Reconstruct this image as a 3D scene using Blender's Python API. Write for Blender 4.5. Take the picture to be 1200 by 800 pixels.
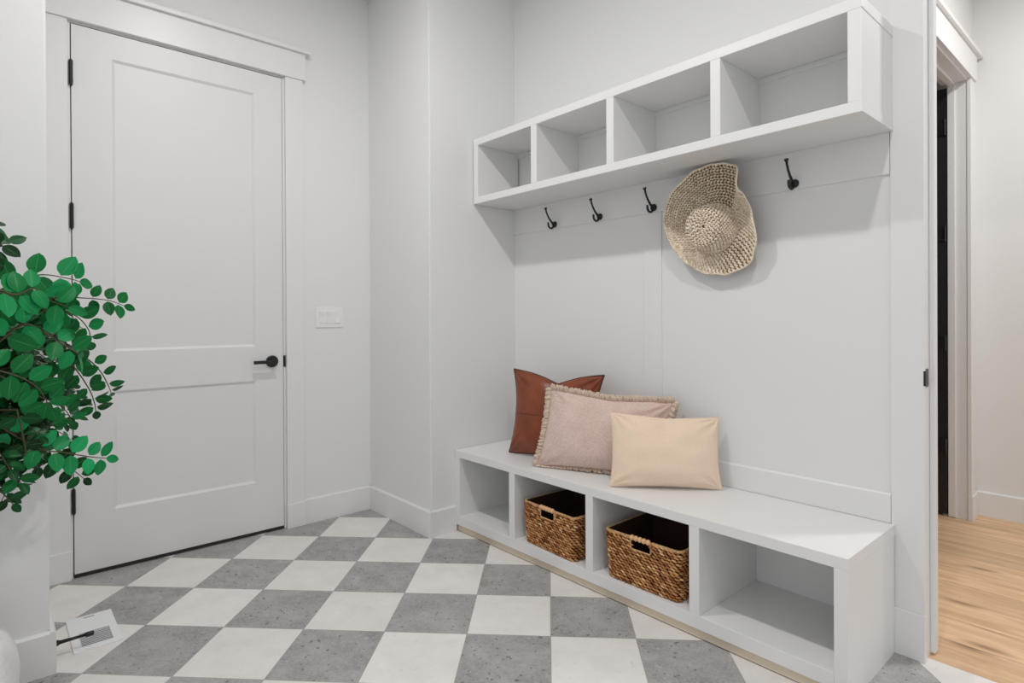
import bpy, bmesh, math, random
from mathutils import Vector, Matrix, noise
PI = math.pi
SC = bpy.context.scene
COL = SC.collection
for o in list(bpy.data.objects):
    bpy.data.objects.remove(o)

# ------------------------------------------------------------------ camera
FPX = 690.55
cam = bpy.data.cameras.new('camera')
cam.sensor_fit = 'HORIZONTAL'; cam.sensor_width = 36.0
cam.lens = FPX / 1200 * 36.0
cam.shift_y = -(400 - 374.157) / 1200
cam.clip_start = 0.05
camo = bpy.data.objects.new('camera', cam); COL.objects.link(camo)
Fw = Vector((-0.74922165, 0.66231376, -0.00272026))
Rt = Vector((0.66231818, 0.74920631, -0.00495261))
Up = Vector((0.00124215, 0.00551228, 0.99998404))
m = Matrix((Rt, Up, -Fw)).transposed().to_4x4()
m.translation = Vector((2.58722887, -2.30505809, 1.14492351))
camo.matrix_world = m
SC.camera = camo

# ------------------------------------------------------------------ light
SC.view_settings.view_transform = 'Standard'
SC.view_settings.look = 'None'
SC.view_settings.gamma = 1.0
SC.view_settings.use_curve_mapping = False
SC.view_settings.exposure = 0.0
W = bpy.data.worlds.new('world'); SC.world = W; W.use_nodes = True
bg = W.node_tree.nodes['Background']
bg.inputs[0].default_value = (0.96, 0.98, 1.0, 1); bg.inputs[1].default_value = .74
CEIL = 3.05
CAN_POWER = 15.4
def can(x, y, power, size=.10, z=CEIL - .012):
    l = bpy.data.lights.new('can_or_fill_light', 'AREA'); l.shape = 'DISK'; l.size = size
    l.energy = power; l.color = (1.0, .985, .965)
    o = bpy.data.objects.new('can_or_fill_light', l); COL.objects.link(o); o.location = (x, y, z)
can(.70, -1.50, CAN_POWER * 1.12)
can(2.24, -1.45, CAN_POWER * .96)
can(1.45, -3.6, CAN_POWER * .08, .3)  # unseen wide lamp, added as very weak soft fill
can(3.3, -3.2, CAN_POWER * .35, .3)  # another added fill lamp out of view, enlarged for softness
can(2.75, .95, CAN_POWER * 1.6, .2)

# ------------------------------------------------------------------ materials
def lin(r, g, b):
    f = lambda c: (c / 255 / 12.92) if c <= 10.3 else ((c / 255 + .055) / 1.055) ** 2.4
    return (f(r), f(g), f(b), 1)
class NT:
    def __init__(s, name):
        s.m = bpy.data.materials.new(name); s.m.use_nodes = True
        s.t = s.m.node_tree; s.b = s.t.nodes['Principled BSDF']
    def n(s, typ, **kw):
        nd = s.t.nodes.new(typ)
        for k, v in kw.items(): setattr(nd, k, v)
        return nd
    def l(s, a, b): s.t.links.new(a, b)
    def put(s, sock, v):
        if isinstance(v, (int, float)): sock.default_value = v
        elif isinstance(v, tuple): sock.default_value = v
        else: s.l(v, sock)
    def ma(s, op, a, b=0.0, c=None):
        nd = s.n('ShaderNodeMath', operation=op)
        s.put(nd.inputs[0], a); s.put(nd.inputs[1], b)
        if c is not None: s.put(nd.inputs[2], c)
        return nd.outputs[0]
    def mix(s, f, a, b, bt='MIX'):
        nd = s.n('ShaderNodeMix', data_type='RGBA', blend_type=bt)
        s.put(nd.inputs[0], f); s.put(nd.inputs[6], a); s.put(nd.inputs[7], b)
        return nd.outputs[2]
    def noise(s, vec, scale, detail=3, rough=.5, dist=0):
        nd = s.n('ShaderNodeTexNoise'); nd.inputs['Scale'].default_value = scale
        nd.inputs['Detail'].default_value = detail; nd.inputs['Roughness'].default_value = rough
        nd.inputs['Distortion'].default_value = dist
        if vec is not None: s.l(vec, nd.inputs['Vector'])
        return nd.outputs[0]
    def ramp(s, f, stops):
        nd = s.n('ShaderNodeValToRGB'); e = nd.color_ramp.elements
        e[0].position, e[0].color = stops[0]; e[1].position, e[1].color = stops[-1]
        for p, c in stops[1:-1]:
            x = e.new(p); x.color = c
        s.l(f, nd.inputs[0]); return nd.outputs[0]
    def bump(s, h, strength, dist=.002):
        nd = s.n('ShaderNodeBump'); nd.inputs['Strength'].default_value = strength
        nd.inputs['Distance'].default_value = dist
        s.l(h, nd.inputs['Height']); s.l(nd.outputs[0], s.b.inputs['Normal'])
    def obj(s): return s.n('ShaderNodeTexCoord').outputs['Object']
def simple(name, col, rough=.5, metal=0, bump=None, spec=.5):
    t = NT(name); t.b.inputs['Base Color'].default_value = col
    t.b.inputs['Roughness'].default_value = rough; t.b.inputs['Metallic'].default_value = metal
    t.b.inputs['Specular IOR Level'].default_value = spec
    if bump:
        t.bump(t.noise(t.obj(), bump[0], 4), bump[1], bump[2])
    return t.m
M = {}
M['wall'] = simple('wall_paint', (.80, .80, .797, 1), .62, bump=(22, .12, .004), spec=.35)
M['trim'] = simple('trim_paint', (.80, .798, .795, 1), .38, bump=(9, .05, .002))
M['cabinet'] = simple('cabinet_paint', (.82, .818, .812, 1), .40, bump=(12, .04, .002))
M['door'] = simple('door_paint', (.765, .765, .762, 1), .42, bump=(9, .04, .002))
M['ceiling'] = simple('ceiling_paint', (.80, .80, .79, 1), .8)
M['black'] = simple('matte_black_metal', (.006, .006, .006, 1), .38, bump=(60, .05, .001))
M['gap'] = simple('dark_gap_shade_and_sweep', (.02, .019, .018, 1), .8)  # near-black: the door sweep, plus shade painted behind slits and slots
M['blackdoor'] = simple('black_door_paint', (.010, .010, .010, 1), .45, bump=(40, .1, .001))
M['plastic'] = simple('white_plastic', (.84, .84, .83, 1), .3)
M['register'] = simple('register_white_enamel', (.84, .85, .86, 1), .32)
M['plaster'] = simple('textured_white_plaster', (.80, .80, .79, 1), .8, bump=(70, .8, .006))
M['soil'] = simple('dark_soil', (.03, .02, .013, 1), .9, bump=(90, 1, .01))
M['kick'] = simple('toe_kick_board', lin(218, 203, 182), .6, bump=(30, .1, .001))

def tile_mat():
    t = NT('checkered_tile'); S = .3035; TX, TY = -.4113, -1.0185
    sep = t.n('ShaderNodeSeparateXYZ'); t.l(t.obj(), sep.inputs[0])
    dx = t.ma('SUBTRACT', sep.outputs[0], TX); dy = t.ma('SUBTRACT', sep.outputs[1], TY)
    k = 1 / (S * math.sqrt(2))
    i = t.ma('MULTIPLY', t.ma('ADD', dx, dy), k); j = t.ma('MULTIPLY', t.ma('SUBTRACT', dx, dy), k)
    fi = t.ma('FLOOR', i); fj = t.ma('FLOOR', j)
    par = t.ma('FLOORED_MODULO', t.ma('ADD', fi, fj), 2.0)
    def edge(a):
        f = t.ma('FRACT', a); return t.ma('MINIMUM', f, t.ma('SUBTRACT', 1.0, f))
    e = t.ma('MINIMUM', edge(i), edge(j))
    g = t.ma('LESS_THAN', e, .0052)
    cv = t.n('ShaderNodeCombineXYZ'); t.l(fi, cv.inputs[0]); t.l(fj, cv.inputs[1])
    wn = t.n('ShaderNodeTexWhiteNoise', noise_dimensions='3D'); t.l(cv.outputs[0], wn.inputs[0])
    off = t.n('ShaderNodeVectorMath', operation='MULTIPLY_ADD'); t.l(wn.outputs[1], off.inputs[0])
    off.inputs[1].default_value = (7, 7, 7); t.l(t.obj(), off.inputs[2]); v = off.outputs[0]
    cloud = t.noise(v, 9, 6, .65); fine = t.noise(v, 120, 4, .7)
    pit = t.noise(v, 55, 2, .5)
    gray = t.ramp(cloud, [(.28, lin(132, 131, 131)), (.5, lin(160, 158, 158)), (.72, lin(184, 183, 182))])
    gray = t.mix(t.ramp(fine, [(.40, (0, 0, 0, 1)), (.66, (.65, .65, .65, 1))]), gray, lin(190, 188, 186))
    gray = t.mix(t.ramp(pit, [(.655, (0, 0, 0, 1)), (.70, (.75, .75, .75, 1))]), gray, lin(95, 92, 90))
    pl = t.noise(v, 34, 2, .5)
    gray = t.mix(t.ramp(pl, [(.68, (0, 0, 0, 1)), (.76, (.4, .4, .4, 1))]), gray, lin(215, 212, 208))
    cream = t.ramp(cloud, [(.3, lin(229, 225, 221)), (.7, lin(240, 237, 234))])
    cream = t.mix(t.ramp(pit, [(.66, (0, 0, 0, 1)), (.74, (.25, .25, .25, 1))]), cream, lin(196, 188, 180))
    c = t.mix(par, gray, cream)
    va = t.ma('MULTIPLY_ADD', wn.outputs[0], .08, .94)
    cc = t.n('ShaderNodeCombineColor'); [t.l(va, cc.inputs[q]) for q in range(3)]
    c = t.mix(1.0, c, cc.outputs[0], 'MULTIPLY')
    c = t.mix(g, c, lin(172, 166, 160))
    t.l(c, t.b.inputs['Base Color'])
    t.b.inputs['Roughness'].default_value = .52
    t.b.inputs['Specular IOR Level'].default_value = .4
    h = t.ma('SUBTRACT', t.ma('MULTIPLY', fine, .15), t.ma('MULTIPLY', g, 1.0))
    t.bump(h, .5, .0012)
    return t.m
M['tile'] = tile_mat()

def wood_mat():
    t = NT('oak_planks'); WD = .185; LN = 2.1
    sep = t.n('ShaderNodeSeparateXYZ'); t.l(t.obj(), sep.inputs[0])
    ry = t.ma('DIVIDE', t.ma('ADD', sep.outputs[1], -.04 + .185 * 40), WD); row = t.ma('FLOOR', ry)
    w1 = t.n('ShaderNodeTexWhiteNoise', noise_dimensions='1D'); t.l(row, w1.inputs['W'])
    rx = t.ma('ADD', t.ma('DIVIDE', sep.outputs[0], LN), w1.outputs[0]); cl = t.ma('FLOOR', rx)
    cv = t.n('ShaderNodeCombineXYZ'); t.l(row, cv.inputs[0]); t.l(cl, cv.inputs[1])
    w2 = t.n('ShaderNodeTexWhiteNoise', noise_dimensions='3D'); t.l(cv.outputs[0], w2.inputs[0])
    off = t.n('ShaderNodeVectorMath', operation='MULTIPLY_ADD'); t.l(w2.outputs[1], off.inputs[0])
    off.inputs[1].default_value = (9, 9, 9); t.l(t.obj(), off.inputs[2])
    sc = t.n('ShaderNodeVectorMath', operation='MULTIPLY'); t.l(off.outputs[0], sc.inputs[0])
    sc.inputs[1].default_value = (1.0, 7.5, 1)
    g1 = t.noise(sc.outputs[0], 3.2, 6, .6, .6)
    sc2 = t.n('ShaderNodeVectorMath', operation='MULTIPLY'); t.l(off.outputs[0], sc2.inputs[0])
    sc2.inputs[1].default_value = (1.2, 26, 1)
    g2 = t.noise(sc2.outputs[0], 3.5, 5, .7)
    c = t.ramp(g1, [(.26, lin(200, 162, 126)), (.42, lin(214, 176, 138)), (.55, lin(226, 190, 153)), (.72, lin(236, 204, 170))])
    c = t.mix(t.ramp(g2, [(.35, (.18, .18, .18, 1)), (.6, (0, 0, 0, 1))]), c, lin(192, 154, 118))
    sk = t.n('ShaderNodeVectorMath', operation='MULTIPLY'); t.l(off.outputs[0], sk.inputs[0])
    sk.inputs[1].default_value = (2.0, 7, 0)
    kn = t.n('ShaderNodeTexVoronoi', voronoi_dimensions='2D'); kn.inputs['Scale'].default_value = 1.15; t.l(sk.outputs[0], kn.inputs['Vector'])
    ksep = t.n('ShaderNodeSeparateColor'); t.l(kn.outputs['Color'], ksep.inputs[0])
    kf = t.ma('MULTIPLY', t.ma('GREATER_THAN', ksep.outputs[0], .72), t.ramp(kn.outputs['Distance'], [(.03, (.75, .75, .75, 1)), (.21, (0, 0, 0, 1))]))
    c = t.mix(kf, c, lin(128, 94, 70))
    fy = t.ma('FRACT', ry); ey = t.ma('MULTIPLY', t.ma('MINIMUM', fy, t.ma('SUBTRACT', 1.0, fy)), WD)
    fx = t.ma('FRACT', rx); ex = t.ma('MULTIPLY', t.ma('MINIMUM', fx, t.ma('SUBTRACT', 1.0, fx)), LN)
    g = t.ma('LESS_THAN', t.ma('MINIMUM', ey, ex), .0009)
    va = t.ma('MULTIPLY_ADD', w2.outputs[0], .18, .98)
    cc = t.n('ShaderNodeCombineColor'); [t.l(va, cc.inputs[q]) for q in range(3)]
    c = t.mix(1.0, c, cc.outputs[0], 'MULTIPLY')
    c = t.mix(g, c, lin(120, 90, 66))
    t.l(c, t.b.inputs['Base Color']); t.b.inputs['Roughness'].default_value = .48
    t.bump(t.ma('SUBTRACT', t.ma('MULTIPLY', g2, .3), g), .3, .001)
    return t.m
M['wood'] = wood_mat()

def fabric(name, a, b, scale, bump=.6, rough=.9):
    t = NT(name); uv = t.n('ShaderNodeTexCoord').outputs['UV']
    def wave(d):
        w = t.n('ShaderNodeTexWave', wave_type='BANDS', bands_direction=d)
        w.inputs['Scale'].default_value = scale; w.inputs['Distortion'].default_value = 1.2
        w.inputs['Detail'].default_value = 2; w.inputs['Detail Scale'].default_value = 2
        t.l(uv, w.inputs['Vector']); return w.outputs[1]
    wv = t.ma('MULTIPLY', t.ma('ADD', wave('X'), wave('Y')), .5)
    nz = t.noise(uv, 60, 4, .7); big = t.noise(uv, 6, 3, .5)
    f = t.ma('ADD', t.ma('MULTIPLY', wv, .45), t.ma('ADD', t.ma('MULTIPLY', nz, .4), t.ma('MULTIPLY', big, .15)))
    t.l(t.ramp(f, [(.32, a), (.66, b)]), t.b.inputs['Base Color'])
    t.b.inputs['Roughness'].default_value = rough; t.b.inputs['Specular IOR Level'].default_value = .15
    t.b.inputs['Sheen Weight'].default_value = .15
    t.bump(f, bump, .0015)
    return t.m
M['pink'] = fabric('mauve_linen', lin(178, 151, 143), lin(249, 224, 214), 34)
M['cream'] = fabric('cream_linen', lin(230, 204, 180), lin(250, 227, 204), 42, .35)
M['fringe'] = simple('taupe_fringe_yarn', lin(218, 198, 180), .95, spec=.1)
def leather():
    t = NT('brown_leather'); uv = t.n('ShaderNodeTexCoord').outputs['UV']
    n1 = t.noise(uv, 5, 5, .6); n2 = t.noise(uv, 130, 3, .6)
    t.l(t.ramp(n1, [(.3, lin(112, 52, 26)), (.7, lin(146, 72, 38))]), t.b.inputs['Base Color'])
    t.b.inputs['Roughness'].default_value = .36
    t.bump(t.ma('ADD', t.ma('MULTIPLY', n1, .8), t.ma('MULTIPLY', n2, .2)), .5, .003)
    return t.m
M['leather'] = leather()
M['seam'] = simple('dark_leather_edge', lin(72, 34, 20), .5)
def toned(name, stops, rough=.65, noise_scale=90):
    t = NT(name); at = t.n('ShaderNodeAttribute', attribute_name='tone')
    nz = t.noise(t.obj(), noise_scale, 3, .6)
    f = t.ma('ADD', t.ma('MULTIPLY', at.outputs['Fac'], .8), t.ma('MULTIPLY', nz, .3))
    t.l(t.ramp(f, stops), t.b.inputs['Base Color'])
    t.b.inputs['Roughness'].default_value = rough; t.b.inputs['Specular IOR Level'].default_value = .3
    return t.m
M['weave'] = toned('water_hyacinth_weave', [(.12, lin(110, 62, 30)), (.4, lin(168, 110, 64)), (.7, lin(206, 152, 98)), (1.0, lin(240, 200, 148))])
M['weave_in'] = simple('basket_inner_shade', lin(56, 30, 14), .8, bump=(60, .6, .004))  # dark brown puts the shade of gaps and interior into the colour
M['rim'] = toned('basket_rim_cord', [(.1, lin(150, 104, 62)), (1, lin(222, 186, 138))])
M['bead'] = simple('pale_wood_bead', lin(228, 182, 134), .5, bump=(50, .1, .001))
M['straw'] = toned('braided_straw', [(.1, lin(196, 172, 144)), (.5, lin(228, 210, 186)), (1, lin(248, 238, 222))], .6)
M['straw_in'] = simple('straw_gap_shade', lin(120, 92, 66), .9)  # darker than the braid, painting shade into the gaps between strands
def leafm():
    t = NT('glossy_leaf'); at = t.n('ShaderNodeAttribute', attribute_name='tone')
    uv = t.n('ShaderNodeTexCoord').outputs['UV']
    sep = t.n('ShaderNodeSeparateXYZ'); t.l(uv, sep.inputs[0])
    mid = t.ma('LESS_THAN', t.ma('ABSOLUTE', t.ma('SUBTRACT', sep.outputs[0], .5)), .02)
    c = t.ramp(at.outputs['Fac'], [(0, lin(2, 46, 12)), (.5, lin(0, 104, 44)), (1, lin(22, 158, 92))])
    c = t.mix(t.ma('MULTIPLY', mid, .35), c, lin(90, 170, 110))
    t.l(c, t.b.inputs['Base Color']); t.b.inputs['Roughness'].default_value = .42
    t.b.inputs['Specular IOR Level'].default_value = .22
    return t.m
M['leaf'] = leafm()
M['twig'] = simple('brown_twig', lin(74, 70, 42), .7)
M['bark'] = simple('grey_brown_bark', lin(96, 76, 58), .85, bump=(40, .8, .006))

# ------------------------------------------------------------------ mesh helpers
def link(name, me, mat, parent=None, kind=None, smooth=False):
    o = bpy.data.objects.new(name, me); COL.objects.link(o)
    if mat is not None: me.materials.append(mat)
    if parent is not None:
        o.parent = parent; o.matrix_parent_inverse = parent.matrix_basis.inverted()
    if kind: o['kind'] = kind
    if smooth:
        for p in me.polygons: p.use_smooth = True
    return o
def bm_box(bm, x0, x1, y0, y1, z0, z1):
    vs = [bm.verts.new((x, y, z)) for x in (x0, x1) for y in (y0, y1) for z in (z0, z1)]
    for f in ((0, 1, 3, 2), (4, 6, 7, 5), (0, 4, 5, 1), (2, 3, 7, 6), (0, 2, 6, 4), (1, 5, 7, 3)):
        bm.faces.new([vs[i] for i in f])
def boxes(name, bxs, mat, parent=None, kind=None, bev=.0015, seg=2):
    me = bpy.data.meshes.new(name); bm = bmesh.new()
    for b in bxs:
        t = bmesh.new(); bm_box(t, *b)
        if bev: bmesh.ops.bevel(t, geom=t.edges[:], offset=bev, segments=seg, affect='EDGES', profile=.6)
        tm = bpy.data.meshes.new('tmp'); t.to_mesh(tm); t.free(); bm.from_mesh(tm); bpy.data.meshes.remove(tm)
    bm.to_mesh(me); bm.free()
    return link(name, me, mat, parent, kind)
def prism(name, prof, axis, a, b, mat, parent=None, kind=None):
    """extrude a closed 2D profile along an axis; profile gives the other two coords in order"""
    vs = []; n = len(prof)
    for t in (a, b):
        for p, q in prof:
            vs.append({'X': (t, p, q), 'Y': (p, t, q), 'Z': (p, q, t)}[axis])
    fs = [tuple(range(n))[::-1], tuple(range(n, 2 * n))] + [(i, (i + 1) % n, n + (i + 1) % n, n + i) for i in range(n)]
    me = bpy.data.meshes.new(name); me.from_pydata(vs, [], fs); me.update()
    bm = bmesh.new(); bm.from_mesh(me); bmesh.ops.recalc_face_normals(bm, faces=bm.faces); bm.to_mesh(me); bm.free()
    return link(name, me, mat, parent, kind)
class Geo:
    def __init__(s): s.v = []; s.f = []; s.t = []; s.uv = {}
    def tube(s, pts, rad, n=10, cap=True, tone=.5):
        pts = [Vector(p) for p in pts]; k = len(pts)
        rads = rad if isinstance(rad, (list, tuple)) else [rad] * k
        base = len(s.v); up = None
        for i, p in enumerate(pts):
            d = (pts[min(i + 1, k - 1)] - pts[max(i - 1, 0)]).normalized()
            if up is None: up = Vector((0, 0, 1)) if abs(d.z) < .9 else Vector((1, 0, 0))
            a = d.cross(up).normalized(); up = a.cross(d).normalized()
            for j in range(n):
                w = 2 * PI * j / n; s.v.append(p + (a * math.cos(w) + up * math.sin(w)) * rads[i]); s.t.append(tone)
        for i in range(k - 1):
            for j in range(n):
                s.f.append((base + i * n + j, base + i * n + (j + 1) % n, base + (i + 1) * n + (j + 1) % n, base + (i + 1) * n + j))
        if cap:
            s.f.append(tuple(base + j for j in range(n))[::-1]); s.f.append(tuple(base + (k - 1) * n + j for j in range(n)))
    def sphere(s, c, r, n=14, sc=(1, 1, 1), tone=.5):
        base = len(s.v); h = n // 2
        for i in range(h + 1):
            th = PI * i / h
            for j in range(n):
                w = 2 * PI * j / n
                s.v.append(Vector(c) + Vector((math.sin(th) * math.cos(w) * sc[0], math.sin(th) * math.sin(w) * sc[1], math.cos(th) * sc[2])) * r); s.t.append(tone)
        for i in range(h):
            for j in range(n):
                s.f.append((base + i * n + j, base + (i + 1) * n + j, base + (i + 1) * n + (j + 1) % n, base + i * n + (j + 1) % n))
    def strand(s, p, d, nrm, L, w, h, tone):
        """a plump lens-shaped strand of a weave, lying on a surface"""
        d = d.normalized(); nrm = nrm.normalized(); sd = nrm.cross(d).normalized(); base = len(s.v)
        s.v.append(p - d * L / 2 - nrm * h * .3); s.t.append(tone)
        for q, k in ((-.28, .8), (0.02, 1), (.3, .78)):
            for a in range(6):
                an = 2 * PI * a / 6
                s.v.append(p + d * L * q + sd * math.cos(an) * w * .5 * k + nrm * (math.sin(an) * h * .5 * k + h * .15)); s.t.append(tone)
        s.v.append(p + d * L / 2 - nrm * h * .3); s.t.append(tone)
        for a in range(6):
            b = (a + 1) % 6
            s.f.append((base, base + 1 + b, base + 1 + a))
            for r in range(2):
                o = base + 1 + r * 6; s.f.append((o + a, o + b, o + 6 + b, o + 6 + a))
            s.f.append((base + 13 + a, base + 13 + b, base + 19))
    def build(s, name, mat, parent=None, kind=None, smooth=True):
        me = bpy.data.meshes.new(name); me.from_pydata([tuple(v) for v in s.v], [], s.f)
        at = me.attributes.new('tone', 'FLOAT', 'POINT')
        for i, t in enumerate(s.t): at.data[i].value = t
        me.update(); return link(name, me, mat, parent, kind, smooth)
def thing(name, label, cat, loc, group=None):
    o = bpy.data.objects.new(name, None); COL.objects.link(o); o.location = loc
    o.empty_display_size = .05
    o['label'] = label; o['category'] = cat
    if group: o['group'] = group
    return o

# ------------------------------------------------------------------ room shell
XD, YC = -.652, -.589
boxes('floor', [(-3, 5.5, -6, .04, -.10, 0)], M['tile'], kind='structure', bev=0)
boxes('floor_hall', [(-1.5, 5.5, .04, 2.2, -.10, 0)], M['wood'], kind='structure', bev=0)
boxes('ceiling', [(-3, 4.3, -4.6, 2.2, CEIL, CEIL + .1)], M['ceiling'], kind='structure', bev=0)
boxes('wall_left', [(XD - .12, XD, -4.5, -2.052, 0, CEIL), (XD - .12, XD, -1.094, YC + .02, 0, CEIL), (XD - .12, XD, -2.052, -1.094, 2.474, CEIL)], M['wall'], kind='structure', bev=0)
# projecting block between the door wall and the bench alcove, with an eased corner
me = bpy.data.meshes.new('wall_corner'); bm = bmesh.new(); bm_box(bm, XD - .12, 0, YC, .13, 0, CEIL)
ed = [e for e in bm.edges if all(abs(v.co.x) < 1e-6 and abs(v.co.y - YC) < 1e-6 for v in e.verts)]
bmesh.ops.bevel(bm, geom=ed, offset=.007, segments=4, affect='EDGES'); bm.to_mesh(me); bm.free()
link('wall_corner', me, M['wall'], kind='structure')
boxes('wall_back', [(0, 2.013, .012, .13, 0, CEIL), (2.013, 2.95, .012, .13, 2.47, CEIL), (2.95, 5.0, .012, .13, 0, CEIL)], M['wall'], kind='structure', bev=0)
YN = -2.167
me = bpy.data.meshes.new('wall_near'); bm = bmesh.new(); bm_box(bm, XD, .160, -4.5, YN, 0, CEIL)
ed = [e for e in bm.edges if all(abs(v.co.x - .16) < 1e-6 and abs(v.co.y - YN) < 1e-6 for v in e.verts)]
bmesh.ops.bevel(bm, geom=ed, offset=.007, segments=4, affect='EDGES'); bm.to_mesh(me); bm.free()
link('wall_near', me, M['wall'], kind='structure')
XH, YH = 1.806, 1.955
boxes('wall_hall_left', [(1.69, XH, .13, .885, 0, CEIL), (1.69, XH, .885, 1.795, 2.474, CEIL), (1.69, XH, 1.795, YH, 0, CEIL)], M['wall'], kind='structure', bev=0)
boxes('wall_hall_back', [(-1.5, 5.0, YH, YH + .12, 0, CEIL)], M['wall'], kind='structure', bev=0)

BB = .1376
def bbprof(sgn, base):   # thickness profile across a baseboard: (offset, z)
    t = .015
    return [(base, 0), (base + sgn * t, 0), (base + sgn * t, BB - .006), (base + sgn * (t - .005), BB), (base, BB)]
prism('baseboard_left', bbprof(1, XD), 'Y', -1.0, YC, M['trim'], kind='structure')
prism('baseboard_corner', [(p, z) for p, z in bbprof(-1, YC)], 'X', XD, .015, M['trim'], kind='structure')
prism('baseboard_alcove', bbprof(1, 0), 'Y', YC, -.4345, M['trim'], kind='structure')
prism('baseboard_near', bbprof(1, .16), 'Y', -4.5, YN, M['trim'], kind='structure')
prism('baseboard_return', bbprof(1, YN), 'X', XD, .175, M['trim'], kind='structure')
prism('baseboard_hall', bbprof(-1, YH), 'X', XH, 5.0, M['trim'], kind='structure')
prism('baseboard_hall_stub', bbprof(1, XH), 'Y', 1.878, YH, M['trim'], kind='structure')

# ---- white two-panel door in its casing
boxes('trim_1', [(XD, XD + .018, -1.097, -1.002, .13, 2.467), (XD, XD + .018, -2.144, -2.049, .13, 2.467)], M['trim'], kind='structure')
boxes('trim_2', [(XD, XD + .026, -1.100, -.999, 0, .131), (XD, XD + .026, -2.146, -2.046, 0, .131)], M['trim'], kind='structure', bev=.003)
boxes('trim_3', [(XD, XD + .027, -2.158, -.988, 2.467, 2.612), (XD, XD + .045, -2.166, -.966, 2.612, 2.634)], M['trim'], kind='structure', bev=.002)
boxes('trim_4', [(XD - .11, XD - .002, -1.108, -1.094, 0, 2.474), (XD - .11, XD - .002, -2.052, -2.038, 0, 2.474), (XD - .11, XD - .002, -2.038, -1.108, 2.460, 2.474)], M['trim'], kind='structure', bev=.001)
boxes('trim_5', [(XD - .06, XD - .037, -1.125, -1.108, 0, 2.46), (XD - .06, XD - .037, -2.038, -2.02, 0, 2.46), (XD - .06, XD - .037, -2.038, -1.108, 2.44, 2.46)], M['gap'], kind='structure', bev=0)  # dark strip behind the door slit, standing in for its deep shade
def panel_door(name, y0, y1, z0, z1, xf, th, panels, mat, parent=None, depth=.009, bevw=.012):
    """slab with recessed shaker panels; front face at x=xf facing +x"""
    ys = sorted({y0, y1} | {p[0] for p in panels} | {p[1] for p in panels})
    zs = sorted({z0, z1} | {p[2] for p in panels} | {p[3] for p in panels})
    bm = bmesh.new(); cache = {}
    def V(x, y, z):
        k = (round(x, 5), round(y, 5), round(z, 5))
        if k not in cache: cache[k] = bm.verts.new((x, y, z))
        return cache[k]
    for a, b in zip(ys, ys[1:]):
        for c, d in zip(zs, zs[1:]):
            if any(p[0] - 1e-6 <= a and b <= p[1] + 1e-6 and p[2] - 1e-6 <= c and d <= p[3] + 1e-6 for p in panels): continue
            bm.faces.new((V(xf, a, c), V(xf, b, c), V(xf, b, d), V(xf, a, d)))
    for p in panels:
        O = [(p[0], p[2]), (p[1], p[2]), (p[1], p[3]), (p[0], p[3])]
        I = [(p[0] + bevw, p[2] + bevw), (p[1] - bevw, p[2] + bevw), (p[1] - bevw, p[3] - bevw), (p[0] + bevw, p[3] - bevw)]
        for q in range(4):
            r = (q + 1) % 4
            bm.faces.new((V(xf, *O[q]), V(xf, *O[r]), V(xf - depth, *I[r]), V(xf - depth, *I[q])))
        bm.faces.new([V(xf - depth, *q) for q in I])
    xb = xf - th
    bm.faces.new((V(xb, y0, z0), V(xb, y0, z1), V(xb, y1, z1), V(xb, y1, z0)))
    me = bpy.data.meshes.new(name)
    def strip(pts):
        for a, b in zip(pts, pts[1:]):
            bm.faces.new((V(xf, *b), V(xf, *a), V(xb, *a), V(xb, *b)))
    # thin edges
    e = .0002
    for f in ((xb, xf, y0, y0, z0, z1),): pass
    bm.faces.new([bm.verts.new(c) for c in ((xf, y0, z0), (xf, y0, z1), (xb, y0, z1), (xb, y0, z0))])
    bm.faces.new([bm.verts.new(c) for c in ((xf, y1, z0), (xb, y1, z0), (xb, y1, z1), (xf, y1, z1))])
    bm.faces.new([bm.verts.new(c) for c in ((xf, y0, z1), (xf, y1, z1), (xb, y1, z1), (xb, y0, z1))])
    bm.faces.new([bm.verts.new(c) for c in ((xf, y0, z0), (xb, y0, z0), (xb, y1, z0), (xf, y1, z0))])
    bm.to_mesh(me); bm.free()
    return link(name, me, mat, parent)
d1 = panel_door('door_1', -2.034, -1.1115, .018, 2.455, XD, .035,
                [(-1.884, -1.255, 1.0, 2.340), (-1.884, -1.255, .277, .818)], M['door'])
d1['kind'] = 'structure'
boxes('door_sweep', [(XD - .03, XD + .001, -2.034, -1.1115, .003, .0175)], M['gap'], d1, bev=0)
for z in (2.237, 1.605, .973, .342):
    g = Geo(); g.tube([(XD + .006, -2.036, z - .054), (XD + .006, -2.036, z + .054)], .0075, 14)
    g.tube([(XD + .006, -2.036, z + .054), (XD + .006, -2.036, z + .060)], [.005, .003], 12)
    g.tube([(XD + .006, -2.036, z - .060), (XD + .006, -2.036, z - .054)], [.003, .005], 12)
    for q in (-.036, .036): g.tube([(XD + .006, -2.036, z + q - .001), (XD + .006, -2.036, z + q + .001)], .0085, 14)
    g.build('hinge', M['black'], d1, smooth=False)
g = Geo(); hz, hy = .917, -1.172
g.tube([(XD, hy, hz), (XD + .008, hy, hz), (XD + .010, hy, hz)], [.032, .032, .029], 40)
g.tube([(XD + .01, hy, hz), (XD + .045, hy, hz)], .0115, 20)
lv = g.build('door_handle', M['black'], d1, smooth=False)
boxes('lever', [(XD + .040, XD + .054, hy - .108, hy + .011, hz - .009, hz + .009)], M['black'], lv, bev=.003)
g = Geo(); pts = [(XD + .001, -1.107, .914 + .034 * math.sin(a)) for a in ()]
boxes('strike_lip', [(XD - .010, XD + .003, -1.1090, -1.098, .884, .946)], M['black'], d1, bev=.003, seg=3)

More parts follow.
